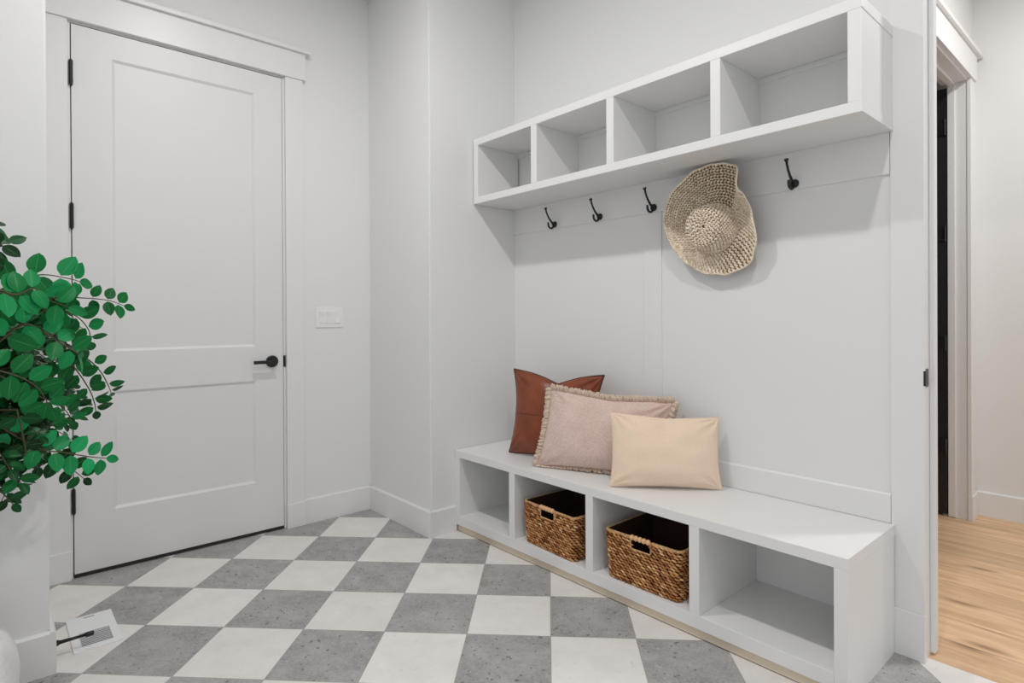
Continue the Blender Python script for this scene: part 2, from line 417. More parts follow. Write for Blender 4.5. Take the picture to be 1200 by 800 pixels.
# ---- triple rocker switch
sw = thing('light_switch', 'white triple rocker light switch plate on the wall right of the door', 'light switch', (XD, -.846, 1.153))
boxes('cover_plate', [(XD, XD + .006, -.928, -.764, 1.095, 1.211)], M['plastic'], sw, bev=.003)
for k in range(3):
    yc = -.846 + (k - 1) * .046
    boxes('switch_frame', [(XD + .005, XD + .0075, yc - .0175, yc + .0175, 1.119, 1.187)], M['plastic'], sw, bev=.0008)
    tl = .003 if k == 2 else -.003
    prism('rocker', [(XD + .007, 1.121), (XD + .0095 + max(tl, 0), 1.121), (XD + .009, 1.153), (XD + .0095 + max(-tl, 0) + .001, 1.185), (XD + .007, 1.185)], 'Y', yc - .0155, yc + .0155, M['plastic'], sw)

# ---- opening to the hall: casing, jamb, stop, strike
boxes('trim_6', [(1.936, 2.033, -.005, .012, .157, 2.467)], M['trim'], kind='structure')
boxes('trim_7', [(1.934, 2.034, -.010, .012, 0, .157)], M['trim'], kind='structure', bev=.003)
boxes('trim_8', [(2.013, 2.029, .012, .13, 0, 2.47)], M['trim'], kind='structure', bev=.001)
boxes('trim_9', [(2.029, 2.044, .070, .108, .006, 2.47)], M['trim'], kind='structure', bev=.003)
boxes('trim_10', [(1.936, 3.05, -.014, .012, 2.467, 2.612), (1.928, 3.06, -.03, .012, 2.612, 2.634)], M['trim'], kind='structure')
st = boxes('strike_plate', [(2.0285, 2.0325, .012, .048, .908, .968), (2.0300, 2.0365, -.006, .016, .913, .963)], M['black'], bev=.0018)
st['label'] = 'small black latch strike plate on the white hall opening jamb'; st['category'] = 'strike plate'

# ---- black door beyond in its white casing
boxes('trim_11', [(XH, XH + .018, 1.780, 1.876, .13, 2.467), (XH, XH + .018, .80, .896, .13, 2.467)], M['trim'], kind='structure')
boxes('trim_12', [(XH, XH + .025, 1.778, 1.879, 0, .138), (XH, XH + .025, .798, .898, 0, .138)], M['trim'], kind='structure', bev=.003)
boxes('trim_13', [(XH, XH + .027, .788, 1.888, 2.467, 2.612), (XH, XH + .045, .77, 1.952, 2.612, 2.634)], M['trim'], kind='structure', bev=.002)
boxes('trim_14', [(1.715, XH + .002, 1.785, 1.797, 0, 2.474), (1.69, XH + .002, .883, .897, 0, 2.474), (1.69, XH + .002, .897, 1.785, 2.458, 2.474)], M['trim'], kind='structure', bev=.001)
boxes('trim_15', [(1.718, 1.752, 1.772, 1.786, .004, 2.46), (1.718, 1.752, .896, .908, .004, 2.46), (1.718, 1.752, .908, 1.772, 2.446, 2.459)], M['trim'], kind='structure', bev=.002)
# black slab swung open into the dark room, its face towards the hall
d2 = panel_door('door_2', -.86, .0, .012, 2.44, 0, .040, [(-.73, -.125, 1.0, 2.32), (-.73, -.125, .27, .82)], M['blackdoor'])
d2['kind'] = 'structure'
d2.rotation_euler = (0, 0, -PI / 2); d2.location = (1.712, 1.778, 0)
bpy.context.view_layer.update()
for z in (2.217, 1.613, .987, .397):
    g = Geo(); g.tube([(1.706, 1.771, z - .045), (1.706, 1.771, z + .045)], .008, 12)
    h = boxes('hinge', [(1.655, 1.702, 1.768, 1.776, z - .042, z + .042)], M['black'], None, bev=.002)
    h.parent = d2; h.matrix_parent_inverse = d2.matrix_world.inverted()
    k = g.build('hinge_pin', M['black'], None, smooth=False); k.parent = h
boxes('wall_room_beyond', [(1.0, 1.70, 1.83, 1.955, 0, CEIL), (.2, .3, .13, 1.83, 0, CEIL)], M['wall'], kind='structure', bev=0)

# ------------------------------------------------------------------ bench wall panelling
BZ_ = .436
boxes('trim_16', [(0, 1.934, -.002, .012, 1.630, 1.775)], M['trim'], kind='structure', bev=.002)   # hook rail
boxes('trim_17', [(.919, 1.016, 0.000, .012, .536, 1.630)], M['trim'], kind='structure', bev=.0015)
boxes('trim_20', [(0, 1.934, .006, .0125, BZ_, 2.093)], M['trim'], kind='structure', bev=.001)
prism('trim_18', [(.012, .4360), (-.004, .4360), (-.004, .531), (.000, .537), (.012, .537)], 'X', 0, 1.9345, M['trim'], kind='structure')
boxes('trim_19', [(0, 1.934, -.004, .012, 2.072, 2.093)], M['trim'], kind='structure', bev=.002)

# ------------------------------------------------------------------ storage bench
BD, BL, BZ, BT, BR, BK, BW = .4341, 1.9475, .4356, .3985, .0856, .0377, .040
bench = thing('storage_bench', 'long white built-in bench with four open cubbies under its seat', 'bench', (.97, -.22, 0))
boxes('seat_top', [(.002, BL, -BD, -.0045, BT, BZ)], M['cabinet'], bench, bev=.002)
boxes('end_panel', [(.001, BW, -BD, -.002, BK, BT)], M['cabinet'], bench)
boxes('end_panel', [(BL - BW, BL - .001, -BD, -.0105, 0, BT)], M['cabinet'], bench)
for c in (.4611, .9508, 1.4422):
    boxes('divider', [(c - BW / 2, c + BW / 2, -BD + .0005, .0, BR, BT)], M['cabinet'], bench)
boxes('bottom_shelf', [(BW, BL - BW, -BD, -.003, BK, BR)], M['cabinet'], bench)
boxes('back_panel', [(BW, BL - BW, -.003, .011, BK, BT)], M['cabinet'], bench, bev=0)
boxes('toe_kick', [(.003, BL - BW, -BD + .010, -BD + .028, .004, BK)], M['kick'], bench, bev=.001)

# ------------------------------------------------------------------ wall cubby shelf
SD, SL, SZ0, SZ1, SZ2, SZ3 = .3012, 1.9458, 1.7738, 1.809, 2.0933, 2.1286
sh = thing('cubby_shelf', 'white wall-mounted cubby shelf with four open boxes above the hooks', 'shelf', (.97, -.15, SZ0))
boxes('bottom_board', [(.006, SL, -SD, -.002, SZ0, SZ1)], M['cabinet'], sh)
boxes('top_board', [(.006, SL, -SD, .011, SZ2, SZ3)], M['cabinet'], sh)
boxes('end_panel', [(.007, .007 + .036, -SD + .0003, -.002, SZ1, SZ2)], M['cabinet'], sh)
boxes('end_panel', [(SL - .041, SL - .002, -SD + .0003, -.0055, SZ1, SZ2)], M['cabinet'], sh)
for c in (.4863, .9632, 1.4567):
    boxes('divider', [(c - .020, c + .020, -SD + .0005, .0055, SZ1, SZ2)], M['cabinet'], sh)

# ------------------------------------------------------------------ coat hooks
def hook(label):
    t = thing('coat_hook', label, 'coat hook', (0, 0, 0), 'black coat hooks on the rail')
    g = Geo(); g.tube([(0, 0, 0), (0, -.006, 0), (0, -.010, 0)], [.017, .016, .010], 20)
    g.sphere((0, -.010, 0), .011, 14, (1, .6, 1)); g.build('back_plate', M['black'], t, smooth=True)
    g = Geo(); P = [(0, -.012, .002), (0, -.028, .012), (0, -.043, .027), (0, -.056, .044), (0, -.065, .061), (0, -.0695, .076)]
    g.tube(P, [.0062, .0055, .0048, .0045, .0045, .005], 12)
    up = g.build('upper_prong', M['black'], t)
    g = Geo(); g.tube([(0, -.069, .074), (0, -.0705, .079), (0, -.0725, .082)], [.0065, .0085, .0075], 16); g.build('knob', M['black'], up, smooth=False)
    g = Geo(); P = [(0, -.010, -.004)]
    for k in range(9):
        a = -PI * .15 - PI * .85 * k / 8 * 1.02
        P.append((0, -.030 + .020 * math.cos(a), -.006 + .018 * math.sin(a)))
    P.append((0, -.051, .002)); P.append((0, -.052, .007))
    g.tube(P, [.0065] + [.0055] * 9 + [.005, .004], 12); g.build('lower_prong', M['black'], t)
    return t
def copy_tree(o, parent=None):
    c = o.copy(); COL.objects.link(c)
    if parent is not None: c.parent = parent
    for ch in [x for x in bpy.data.objects if x.parent == o]: copy_tree(ch, c)
    return c
HL = ['black double coat hook nearest the alcove corner, leftmost of the row',
      'black double coat hook second from the alcove corner, between two bare hooks',
      'black double coat hook just left of the straw hat',
      'black double coat hook right of the straw hat, alone on its side']
h0 = hook(HL[0])
for k, x in enumerate((.338, .656, .978, 1.616)):
    h = h0 if k == 0 else copy_tree(h0)
    h.location = (x, -.002, 1.652); h['label'] = HL[k]

# ------------------------------------------------------------------ cushions
def pillow(name, label, BLc, BRc, TRc, TLc, T, mat, px=.07, pz=.06, chop=0, wr=.004, seed=0, back=.6, n=56, loc=None, zfloor=BZ + .0015, group=None, pw=2.6, pe=.55):
    BLc, BRc, TRc, TLc = map(Vector, (BLc, BRc, TRc, TLc))
    c0 = (BLc + BRc) / 2
    t = thing(name, label, 'cushion', (c0.x, c0.y, BZ), group)
    nr = ((BRc - BLc).cross(TLc - BLc)).normalized()
    if nr.y > 0: nr = -nr
    wdt = (BRc - BLc).length; hgt = (TLc - BLc).length
    def frame(u, v):
        uu = u * (1 - px * (1 - abs(v) ** 2.2)); vv = v * (1 - pz * (1 - abs(u) ** 2.2))
        if chop: vv -= chop * math.exp(-(abs(u - .05) / .42) ** 1.3) * max(0, (v + .2) / 1.2) ** 2
        a, b = (uu + 1) / 2, (vv + 1) / 2
        return BLc * (1 - a) * (1 - b) + BRc * a * (1 - b) + TRc * a * b + TLc * (1 - a) * b
    def wrink(u, v):
        w = 0
        for cu, cv in ((-1, -1), (1, -1), (1, 1), (-1, 1)):
            du, dv = u - cu, v - cv; r = math.hypot(du, dv); an = math.atan2(dv, du)
            w += 1.9 * math.exp(-(r / .42) ** 2) * math.sin(an * 10 + seed * 2 + cu + 2 * noise.noise(Vector((r * 3, an, seed)))) * min(1, r / .15)
        w += 1.1 * noise.noise(Vector((u * 2.2 + seed, v * 2.2, seed * 3)))
        return w * wr
    vs, fs, uvs = [], [], []
    def add(side):
        base = len(vs)
        for i in range(n + 1):
            for j in range(n + 1):
                u = -math.cos(PI * i / n); v = -math.cos(PI * j / n)
                p = frame(u, v)
                th = ((1 - abs(u) ** pw) * (1 - abs(v) ** pw)); th = max(th, 0) ** pe
                k = T * (1 if side > 0 else back) * th * (1 - .25 * v)
                if chop: k *= 1 - .55 * math.exp(-(abs(u - .05) / .16) ** 2) * max(0, v) ** 1.5
                edge = min(1, th * 3)
                p = p + nr * side * (k + wrink(u, v) * edge * (1 if side > 0 else .3))
                if p.z < zfloor: p.z = zfloor
                if p.y > -.006 + 0: p.y = -.006
                vs.append(p); uvs.append(((u + 1) / 2 * wdt * 2, (v + 1) / 2 * hgt * 2))
        for i in range(n):
            for j in range(n):
                a = base + i * (n + 1) + j
                q = (a, a + n + 1, a + n + 2, a + 1)
                fs.append(q if side > 0 else q[::-1])
    add(1); add(-1)
    me = bpy.data.meshes.new('cushion_body'); me.from_pydata([tuple(v) for v in vs], [], fs)
    ul = me.uv_layers.new(name='UVMap')
    for lp in me.loops: ul.data[lp.index].uv = uvs[lp.vertex_index]
    bm = bmesh.new(); bm.from_mesh(me); bmesh.ops.remove_doubles(bm, verts=bm.verts, dist=.0002)
    bmesh.ops.recalc_face_normals(bm, faces=bm.faces); bm.to_mesh(me); bm.free()
    link('cushion_body', me, mat, t, smooth=True)
    per = []
    m_ = 90
    for k in range(m_): per.append((-1 + 2 * k / m_, -1))
    for k in range(m_): per.append((1, -1 + 2 * k / m_))
    for k in range(m_): per.append((1 - 2 * k / m_, 1))
    for k in range(m_): per.append((-1, 1 - 2 * k / m_))
    P = []
    for u, v in per:
        p = frame(u, v); p.z = max(p.z, zfloor + .004); p.y = min(p.y, -.012); P.append(p)
    return t, P, nr, frame
lp, P, nr, fr = pillow('leather_cushion', 'tan-brown leather square cushion with a dented top, leftmost on the bench',
    (.252, -.266, .438), (.735, -.135, .438), (.752, -.090, .868), (.222, -.200, .872), .066, M['leather'], px=.12, pz=.05, chop=.24, wr=.0045, seed=1)
g = Geo(); g.tube(P + [P[0]], .0042, 8); g.build('edge_seam', M['seam'], lp)
g = Geo(); q = []
for k in range(41):
    u = -.95 + 1.9 * k / 40; v = -.05
    th = ((1 - abs(u) ** 2.6) * (1 - abs(v) ** 2.6)) ** .55
    q.append(fr(u, v) + nr * (.066 * th * 1.012 + .001))
g.tube(q, .0014, 6); g.build('centre_seam', M['seam'], lp)

pp, P, nr, fr = pillow('fringed_cushion', 'dusty-pink linen lumbar cushion with a fringed taupe border, middle of the three', 
    (.560, -.355, .442), (1.085, -.125, .442), (1.118, -.062, .770), (.580, -.278, .800), .072, M['pink'], px=.05, pz=.07, wr=.005, seed=4, chop=.07)
random.seed(5); g = Geo(); N = len(P); cen = sum(P, Vector()) / N
for i in range(N):
    for r in range(4):
        p = P[i].lerp(P[(i + 1) % N], r / 4)
        tg = (P[(i + 1) % N] - P[i]).normalized(); out = tg.cross(nr).normalized()
        if out.dot(p - cen) < 0: out = -out
        L = .024 + random.random() * .008
        d1_ = (out + tg * random.uniform(-.5, .5) + nr * random.uniform(-.5, .7)).normalized()
        a = p - out * .004; b = a + d1_ * L * .6 + nr * random.uniform(-.003, .003); c = b + (d1_ + Vector((0, 0, -.25))).normalized() * L * .5
        for w in (a, b, c):
            w.z = max(w.z, BZ + .0058); w.y = min(w.y, -.010)
        g.tube([a, b, c], [.0034, .0052, .0030], 5, tone=random.random())
g.build('fringe', M['fringe'], pp)

cp, P, nr, fr = pillow('lumbar_cushion', 'small plain cream linen lumbar cushion in front, rightmost on the bench',
    (1.012, -.372, .438), (1.352, -.072, .438), (1.315, -.030, .724), (.985, -.335, .742), .062, M['cream'], px=.055, pz=.06, wr=.005, seed=9, chop=.05, pw=2.1, pe=.62)
g = Geo(); g.tube(P + [P[0]], .0018, 6); g.build('edge_seam', M['cream'], cp)

# ------------------------------------------------------------------ baskets
def basket(label, cx, cy, w0, w1, dpt, H, rot, seed):
    t = thing('wicker_basket', label, 'basket', (0, 0, 0), 'woven baskets in the bench')
    rnd = random.Random(seed); z0 = .002; cr = .022
    def per(s, v, inset=0):     # s in metres along the front-left ccw, returns point and outward normal
        w = (w0 + (w1 - w0) * v) / 2 - inset; d = (dpt * (.96 + .04 * v)) / 2 - inset
        segs = [((-w + cr, -d), (1, 0), 2 * w - 2 * cr), None, ((w, -d + cr), (0, 1), 2 * d - 2 * cr), None,
                ((w - cr, d), (-1, 0), 2 * w - 2 * cr), None, ((-w, d - cr), (0, -1), 2 * d - 2 * cr), None]
        cs = [(w - cr, -d + cr, -PI / 2), (w - cr, d - cr, 0), (-w + cr, d - cr, PI / 2), (-w + cr, -d + cr, PI)]
        tot = 4 * w + 4 * d - 8 * cr + 2 * PI * cr; s = (s % 1.0) * tot; ci = 0
        for sg in segs:
            if sg is None:
                L = PI * cr / 2
                if s <= L:
                    a = cs[ci][2] + s / cr
                    return Vector((cs[ci][0] + cr * math.cos(a), cs[ci][1] + cr * math.sin(a), z0 + v * H)), Vector((math.cos(a), math.sin(a), 0)), tot
                s -= L; ci += 1
            else:
                if s <= sg[2]:
                    x, y = sg[0]; dx, dy = sg[1]
                    return Vector((x + dx * s, y + dy * s, z0 + v * H)), Vector((dy, -dx, 0)), tot
                s -= sg[2]
        return Vector((-w + cr, -d, z0 + v * H)), Vector((0, -1, 0)), tot
    hw, hz0 = .046, .76
    hole = lambda p, v: abs(p.x) < hw and p.y < 0 and v > hz0
    # woven outer wall
    g = Geo(); rows = 17
    for r in range(rows):
        v = (r + .5) / rows; tot = per(0, v)[2]; cnt = int(tot / .0205)
        for k in range(cnt):
            s = (k + .5 * (r % 2) + rnd.uniform(-.12, .12)) / cnt
            p, nm, _ = per(s, v)
            if hole(p, v): continue
            q, _, _ = per(s + .004, v); tg = (q - p).normalized()
            sl = -.34 + rnd.uniform(-.12, .12)
            d = tg + Vector((0, 0, sl))
            p = p + Vector((0, 0, rnd.uniform(-.0012, .0012))) + nm * rnd.uniform(-.0012, .0015)
            g.strand(p, d, nm, .0285, .0096, .0100, min(1, max(0, rnd.gauss(.46, .24))))
    g.build('woven_wall', M['weave'], t)
    # lining shell and floor, coloured dark as shade between the strands
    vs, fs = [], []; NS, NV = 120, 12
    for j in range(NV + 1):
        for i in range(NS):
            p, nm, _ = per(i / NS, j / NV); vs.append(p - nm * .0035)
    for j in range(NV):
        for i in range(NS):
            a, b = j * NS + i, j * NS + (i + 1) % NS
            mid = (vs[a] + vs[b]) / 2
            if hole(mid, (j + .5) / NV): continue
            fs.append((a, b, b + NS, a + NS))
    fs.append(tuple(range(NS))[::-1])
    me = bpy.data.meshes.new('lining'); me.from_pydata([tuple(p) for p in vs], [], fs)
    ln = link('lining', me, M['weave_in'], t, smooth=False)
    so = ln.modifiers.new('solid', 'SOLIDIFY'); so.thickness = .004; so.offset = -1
    # rim cord
    g = Geo()
    for r, vv in ((0, 1.0), (1, .985)):
        cnt = 190
        for k in range(cnt):
            p, nm, _ = per(k / cnt, vv)
            if abs(p.x) < hw - .002 and p.y < 0: continue
            q, _, _ = per((k + .3) / cnt, vv); tg = (q - p).normalized()
            g.strand(p + nm * (.001 if r else -.003), tg + Vector((0, 0, .5 if r else .35)), nm + Vector((0, 0, .6)), .013, .0062, .0062, rnd.uniform(.3, 1))
    # cord round the hand hole
    yb = per(0, hz0)[0].y - .003
    yt = per(0, 1.0)[0].y - .003
    P_ = [(-hw, yt, z0 + H), (-hw - .001, yb, z0 + H * hz0 + .006), (-hw + .005, yb, z0 + H * hz0), (hw - .005, yb, z0 + H * hz0), (hw + .001, yb, z0 + H * hz0 + .006), (hw, yt, z0 + H)]
    g.tube(P_, .0028, 8, tone=.8)
    g.build('rim', M['rim'], t)
    g = Geo(); g.tube([(-hw - .004, yt + .003, z0 + H - .001), (hw + .004, yt + .003, z0 + H - .001)], .002, 8, tone=.8)
    hd = g.build('handle', M['rim'], t)
    for k in range(5):
        g = Geo(); g.sphere((-hw + .009 + k * (2 * hw - .018) / 4, yt - .002, z0 + H + .001), .0108, 16, (.95, 1, 1)); g.build('bead', M['bead'], hd)
    t.location = (cx, cy, BR); t.rotation_euler = (0, 0, rot)
    return t
basket('brown woven basket with a beaded handle, left of the two, beside the empty cubby', .702, -.254, .322, .342, .335, .191, math.radians(-3), 1)
basket('brown woven basket with a beaded handle, right of the two, below the cream cushion', 1.197, -.248, .325, .350, .335, .191, math.radians(1), 2)

# ------------------------------------------------------------------ straw hat
hat = thing('straw_hat', 'wide-brimmed braided straw hat hanging on the hook rail', 'hat', (1.27, -.02, 1.55))
OUT = [(73, 0.224), (59, 0.239), (47, 0.25), (28, 0.198), (20, 0.206), (-2, 0.219), (-34, 0.257), (-43, 0.272), (-66, 0.25), (-83, 0.227), (-115, 0.195), (-138, 0.179), (-167, 0.176), (170, 0.182), (143, 0.184), (115, 0.182), (92, 0.206)]
OUT = sorted(((a % 360), r) for a, r in OUT)
def Rout(th):
    a = math.degrees(th) % 360
    for i in range(len(OUT)):
        a0, r0 = OUT[i]; a1, r1 = OUT[(i + 1) % len(OUT)]
        if a1 < a0: a1 += 360
        aa = a if a >= a0 else a + 360
        if a0 <= aa <= a1:
            f = (aa - a0) / (a1 - a0); f = f * f * (3 - 2 * f); return r0 + (r1 - r0) * f
    return .2
CX0, CZ0 = .030, -.035      # crown axis, relative to the outline centre
def hatp(t, th):
    """t 0..1 from crown centre to brim edge; local x, z in the wall plane, -y away from the wall"""
    ct, sn = math.cos(th), math.sin(th)
    if t < .22:
        s = t / .22; r = .078 * s; h = .118 - .014 * s ** 2 + .0 - .020 * math.exp(-((r * ct - .0) / .03) ** 2 - ((r * sn + .012) / .045) ** 2) * 1
        cx, cz = CX0, CZ0
    elif t < .48:
        s = (t - .22) / .26
        r = .078 + .022 * math.sin(s * PI / 2) ** 1.0; h = .104 * (1 - s) ** 1.15 + .012 * s
        cx, cz = CX0, CZ0
    else:
        s = (t - .48) / .52; e = s ** .9
        R = Rout(th)
        # centre drifts from crown axis to the outline centre
        r = .100 + (R - .100) * s; cx, cz = CX0 * (1 - s), CZ0 * (1 - s)
        side = max(0, math.cos(th - math.radians(172))) ** 1.4       # left edge curls towards the viewer
        rt = max(0, math.cos(th - math.radians(8))) ** 2.5
        top = max(0, math.cos(th - math.radians(80))) ** 2.0
        bot = max(0, math.cos(th - math.radians(-75))) ** 1.5
        h = .012 + s * s * (.060 * side + .050 * rt + .075 * top + .015 * bot) + .006 * math.sin(3 * th + 1) * s
        h += .020 * math.exp(-((math.degrees(th) % 360 - 38) / 9) ** 2) * s      # pinched fold upper right
    return Vector((cx + r * ct, -h, cz + r * sn))
def hatn(t, th):
    e = .004; a = hatp(min(t + e, 1), th) - hatp(max(t - e, 0), th); b = hatp(t, th + .01) - hatp(t, th - .01)
    n = a.cross(b)
    if n.length < 1e-9: return Vector((0, -1, 0))
    n.normalize(); return n if n.y < 0 or abs(n.y) < .05 and n.dot(Vector((math.cos(th), 0, math.sin(th)))) > 0 else -n
HO = Vector((1.27, -.018, 1.55))
vs, fs = [], []; NT_, NR = 120, 46
for i in range(NR + 1):
    for k in range(NT_):
        t_ = max(.002, i / NR); th = 2 * PI * k / NT_; vs.append(HO + hatp(t_, th) - hatn(t_, th) * .002)
for i in range(NR):
    for k in range(NT_):
        a, b = i * NT_ + k, i * NT_ + (k + 1) % NT_; fs.append((a, b, b + NT_, a + NT_))
me = bpy.data.meshes.new('straw_body'); me.from_pydata([tuple(v) for v in vs], [], fs)
hb = link('straw_body', me, M['straw_in'], hat, smooth=True)
so = hb.modifiers.new('solid', 'SOLIDIFY'); so.thickness = .002; so.offset = 0
g = Geo(); rnd = random.Random(3)
# walk outward along the profile, one braid row every ~9 mm
t_ = .03; row = 0
while t_ <= 1.0:
    circ = 0; pp_ = [hatp(t_, 2 * PI * k / 60) for k in range(60)]
    circ = sum((pp_[k] - pp_[k - 1]).length for k in range(60))
    cnt = max(5, int(circ / .0150))
    for k in range(cnt):
        th = 2 * PI * (k + .5 * (row % 2)) / cnt + rnd.uniform(-.1, .1) / cnt
        nm = hatn(t_, th); p = HO + hatp(t_, th); tg = hatp(t_, th + .02) - hatp(t_, th - .02)
        rd = nm.cross(tg).normalized()
        d = tg.normalized() + rd * (.55 if row % 2 else -.55)
        g.strand(p + nm * .001, d, nm, .0195, .0092, .0075, min(1, max(0, rnd.gauss(.55, .22))))
    # step so that rows are evenly spaced along the surface (averaged over the brim)
    step = .0
    dd = sum((hatp(min(t_ + .01, 1.02), a) - hatp(t_, a)).length for a in (0, 1.5, 3, 4.5)) / 4 / .01
    t_ += .0088 / max(dd, .05); row += 1
g.build('straw_braid', M['straw'], hat)
g = Geo(); g.tube([HO + hatp(1.0, 2 * PI * k / 160) for k in range(161)], .0035, 8, tone=.6); g.build('brim_edge', M['straw'], hat)

# ------------------------------------------------------------------ floor register and door stop
rg = thing('floor_register', 'white metal floor register with dark slots on the tiles by the door', 'floor vent', (-.062, -2.029, 0))
boxes('cover', [(-.205, -.058 - .0, -2.100, -1.957, .0, .006), (.055, .082, -2.100, -1.957, .0, .006), (-.058, .055, -2.100, -2.074, .0, .006), (-.058, .055, -1.982, -1.957, 0, .006)], M['register'], rg, bev=.0012)
boxes('duct_shadow_pan', [(-.058, .055, -2.074, -1.982, 0.0002, .001)], M['gap'], rg, bev=0)  # dark sheet on the floor, painting in the shade below the slats
boxes('slats', [(-.058 + .0125 * k + .0095, -.058 + .0125 * k + .0123, -2.074, -1.982, .002, .0050) for k in range(9)], M['register'], rg, bev=.0003)
boxes('damper_slot', [(-.188, -.184, -2.045, -2.012, .006, .0064)], M['black'], rg, bev=0)
ds = thing('door_stop', 'black rubber-tipped door stop on the baseboard beside the white register', 'door stop', (.058, -2.152, .046))
g = Geo(); g.tube([(.058, -2.152, .046), (.058, -2.146, .046), (.058, -2.136, .046)], [.012, .0115, .0075], 20); g.build('base', M['black'], ds, smooth=False)
g = Geo(); g.tube([(.058, -2.138, .046), (.058, -2.064, .046)], [.0065, .0045], 14); g.build('rod', M['black'], ds)
g = Geo(); g.tube([(.058, -2.066, .046), (.058, -2.063, .046), (.058, -2.043, .046), (.058, -2.040, .046)], [.0055, .0078, .0078, .006], 16); g.build('tip', M['black'], ds)

# ------------------------------------------------------------------ potted plant
PX, PY = .45, -2.45
pl = thing('potted_plant', 'leafy green plant in a round white textured pot at the left edge', 'plant', (PX, PY, 0))
prof = []
for k in range(33):
    a = -PI / 2 + .42 + (PI - .42 - .62) * k / 32
    prof.append((.2 * math.cos(a), .183 + .2 * math.sin(a)))
prof = [(.001, .0005), (prof[0][0], .0005)] + prof + [(prof[-1][0] - .012, prof[-1][1] + .002), (prof[-1][0] - .016, prof[-1][1] - .03), (.001, prof[-1][1] - .04)]
vs, fs = [], []; n_ = 64
for r, z in prof:
    for j in range(n_):
        a = 2 * PI * j / n_; q = r
        if z > .01: q = r * (1 + .012 * noise.noise(Vector((math.cos(a) * 9, math.sin(a) * 9, z * 40))))
        vs.append((PX + q * math.cos(a), PY + q * math.sin(a), z))
for i in range(len(prof) - 1):
    for j in range(n_):
        a, b = i * n_ + j, i * n_ + (j + 1) % n_; fs.append((a, b, b + n_, a + n_))
me = bpy.data.meshes.new('pot'); me.from_pydata(vs, [], fs); link('pot', me, M['plaster'], pl, smooth=True)
g = Geo(); g.tube([(PX, PY, .300), (PX, PY, .318)], [.12, .115], 32); g.build('soil', M['soil'], pl)
TR = [Vector((PX, PY, .30)), Vector((PX + .012, PY + .01, .5)), Vector((PX + .005, PY + .03, .75)), Vector((PX + .03, PY + .04, 1.0)), Vector((PX + .03, PY + .05, 1.2))]
g = Geo(); g.tube(TR, [.018, .015, .013, .010, .006], 12)
TR2 = [Vector((PX - .02, PY - .01, .30)), Vector((PX - .05, PY + .0, .55)), Vector((PX - .06, PY + .02, .85)), Vector((PX - .1, PY + .0, 1.15))]
g.tube(TR2, [.014, .012, .009, .005], 12); g.build('trunk', M['bark'], pl)
def cat(P, t):
    n = len(P) - 1; f = min(max(t, 0), .9999) * n; i = int(f); f -= i
    p0, p1, p2, p3 = P[max(i - 1, 0)], P[i], P[i + 1], P[min(i + 2, n)]
    return .5 * ((2 * p1) + (p2 - p0) * f + (2 * p0 - 5 * p1 + 4 * p2 - p3) * f * f + (3 * p1 - p0 - 3 * p2 + p3) * f ** 3)
LV, LF, LT, LU = [], [], [], []
rl = random.Random(11)
def leaf(p, d, nm, L, Wd, tone):
    d = d.normalized(); nm = (nm - d * nm.dot(d)).normalized(); sd = d.cross(nm).normalized()
    base = len(LV); K = 7
    fold = rl.uniform(.05, .22); curl = rl.uniform(-.05, .22)
    for i in range(K + 1):
        s = i / K
        w = Wd * .5 * (math.sin(PI * s ** .85)) ** .72 if 0 < s < 1 else 0
        w *= 1 if s < .9 else .75
        c = p + d * (L * s) - nm * (curl * L * s * s)
        for q in (-1, -.5, 0, .5, 1):
            LV.append(c + sd * w * q + nm * abs(q) * w * fold); LT.append(tone); LU.append((.5 + q / 2, s))
    for i in range(K):
        for q in range(4):
            a = base + i * 5 + q; LF.append((a, a + 1, a + 6, a + 5))
TW = Geo()
def frond(pts, nleaf, L, tip_up=Vector((0, 0, 1)), tone=.5, start=.15, face=None, neat=False):
    pts = [Vector(q) for q in pts]
    c = [cat(pts, k / 24) for k in range(25)]
    TW.tube(c, [.0022 - .0012 * k / 24 for k in range(25)], 6)
    view = face if face is not None else Vector((.55, -.35, .75))
    for k in range(nleaf):
        t = start + (1 - start) * (k + .3) / nleaf
        p = cat(pts, t); tg = (cat(pts, min(t + .03, 1)) - cat(pts, t - .03)).normalized()
        nm = (view + Vector((rl.uniform(-.3, .3), rl.uniform(-.3, .3), rl.uniform(-.3, .3)))).normalized()
        nm = (nm - tg * nm.dot(tg)).normalized(); sd = tg.cross(nm)
        sz = 1.3 * L * (1.0 - (.2 if neat else .30) * t) * rl.uniform(.88, 1.12)
        for s_ in (-1, 1):
            d = sd * s_ + tg * (rl.uniform(.2, .4) if neat else rl.uniform(.35, .7)) + Vector((0, 0, -.03 if neat else -.08))
            n2 = nm + Vector((rl.uniform(-.25, .25),) * 3)
            p2 = p + d.normalized() * .004
            leaf(p2, d, n2, sz, sz * .68, min(1, max(0, tone + rl.uniform(-.2, .2))))
    tg = (pts[-1] - pts[-2]).normalized()
    leaf(pts[-1], tg, view, L * .95, L * .55, min(1, max(0, tone + rl.uniform(-.15, .15))))
cx_ = Vector((PX + .02, PY + .03, 0))
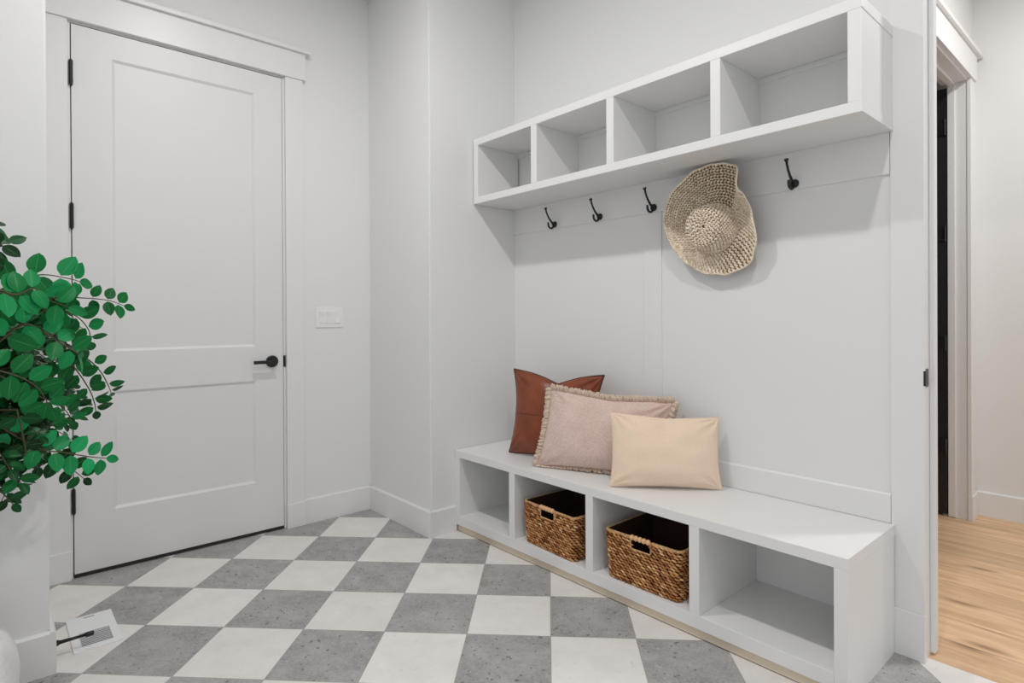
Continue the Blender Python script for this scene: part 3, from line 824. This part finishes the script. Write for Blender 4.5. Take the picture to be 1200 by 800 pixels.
FR = {
 'F1': ([(0.712, -2.334, 1.166), (0.726, -2.273, 1.227), (0.735, -2.217, 1.256), (0.746, -2.16, 1.249), (0.727, -2.136, 1.243)], 5, .050, .62),
 'F2': ([(0.622, -2.255, 1.145), (0.641, -2.187, 1.2), (0.663, -2.117, 1.203), (0.665, -2.065, 1.197), (0.655, -2.030, 1.184)], 6, .036, .42),
 'F3': ([(0.616, -2.187, 1.032), (0.623, -2.133, 1.041), (0.606, -2.107, 1.037), (0.593, -2.077, 1.001), (0.571, -2.056, 0.957), (0.54, -2.046, 0.934)], 7, .034, .40),
 'F4': ([(0.729, -2.21, 1.05), (0.733, -2.16, 1.037), (0.714, -2.136, 1.006), (0.695, -2.112, 0.960), (0.672, -2.100, 0.925), (0.655, -2.095, 0.900)], 6, .036, .22),
 'F5': ([(0.725, -2.29, 1.013), (0.74, -2.227, 0.964), (0.737, -2.186, 0.939), (0.718, -2.163, 0.913), (0.689, -2.15, 0.882)], 6, .038, .45),
 'F6': ([(0.698, -2.29, 0.887), (0.721, -2.219, 0.829), (0.726, -2.169, 0.811), (0.728, -2.115, 0.792), (0.712, -2.080, 0.780)], 6, .040, .8),
 'F7': ([(0.605, -2.306, 0.877), (0.623, -2.24, 0.838), (0.628, -2.189, 0.787), (0.623, -2.145, 0.745), (0.605, -2.118, 0.712)], 6, .036, .12),
 'F8': ([(0.752, -2.26, 0.932), (0.726, -2.244, 0.823), (0.673, -2.259, 0.763), (0.617, -2.278, 0.712), (0.566, -2.29, 0.67)], 7, .036, .08),
 'F9': ([(0.713, -2.377, 1.234), (0.712, -2.334, 1.296), (0.699, -2.303, 1.32), (0.686, -2.272, 1.336)], 4, .046, .1),
 'F10': ([(0.644, -2.38, 1.278), (0.644, -2.334, 1.343), (0.629, -2.306, 1.373), (0.6, -2.293, 1.386)], 4, .042, .1),
 'F11': ([(0.739, -2.274, 1.115), (0.754, -2.211, 1.166), (0.765, -2.153, 1.159), (0.754, -2.121, 1.123), (0.721, -2.113, 1.089)], 6, .040, .5),
 'F12': ([(0.791, -2.29, 1.096), (0.792, -2.244, 1.135), (0.793, -2.197, 1.104), (0.79, -2.156, 1.071), (0.763, -2.142, 1.059)], 6, .044, .65),
 'F13': ([(0.858, -2.29, 1.212), (0.844, -2.261, 1.203), (0.831, -2.23, 1.218), (0.812, -2.206, 1.195), (0.808, -2.165, 1.176)], 5, .046, .75),
 'F14': ([(0.725, -2.321, 0.774), (0.711, -2.291, 0.735), (0.692, -2.268, 0.695)], 3, .034, .08),
 'F15': ([(0.832, -2.319, 1.042), (0.843, -2.262, 1.019), (0.837, -2.224, 0.987), (0.818, -2.2, 0.933)], 5, .042, .55),
 'F16': ([(0.537, -2.323, 0.825), (0.556, -2.256, 0.796), (0.555, -2.212, 0.755), (0.539, -2.184, 0.763)], 5, .036, .15)}
def branch_to(p, lift=.05):
    z = max(.55, min(1.18, p.z - rl.uniform(.0, .25))); f = (z - .3) / .9
    b = cat(TR, min(.98, f)); m_ = b.lerp(p, .5) + Vector((0, 0, lift))
    TW.tube([cat([b, m_, p], k / 10) for k in range(11)], [.0045 - .0022 * k / 10 for k in range(11)], 7)
for k, (pts, nl, L, tn) in FR.items():
    branch_to(Vector(pts[0])); frond(pts, nl, L, tone=tn, start=.02, face=Vector((1, -.05, .25)), neat=True)
for k in range(235):
    az = rl.uniform(0, 2 * PI); zc = rl.uniform(.80, 1.22); rr = rl.uniform(.05, .20)
    s = Vector((cx_.x + rr * math.cos(az), cx_.y + rr * math.sin(az), zc))
    ln = rl.uniform(.13, .20); dr = Vector((math.cos(az), math.sin(az), rl.uniform(-.1, .6))).normalized()
    q = [s]; 
    for j in range(3):
        q.append(q[-1] + dr * ln / 3); dr = (dr + Vector((0, 0, -.42))).normalized()
    if min(v.x for v in q) < .235: continue
    if max(v.y for v in q) > -2.12: continue
    if rl.random() < .6: branch_to(s, .03)
    frond(q, 6, rl.uniform(.028, .040), tone=rl.uniform(-.15, .55), start=.05, face=Vector((math.cos(az) * .5 + .5, math.sin(az) * .5 - .1, .6)))
me = bpy.data.meshes.new('foliage'); me.from_pydata([tuple(v) for v in LV], [], LF)
at = me.attributes.new('tone', 'FLOAT', 'POINT')
for i, t in enumerate(LT): at.data[i].value = t
ul = me.uv_layers.new(name='UVMap')
for lp_ in me.loops: ul.data[lp_.index].uv = LU[lp_.vertex_index]
link('foliage', me, M['leaf'], pl, smooth=True)
TW.build('twigs', M['twig'], pl)
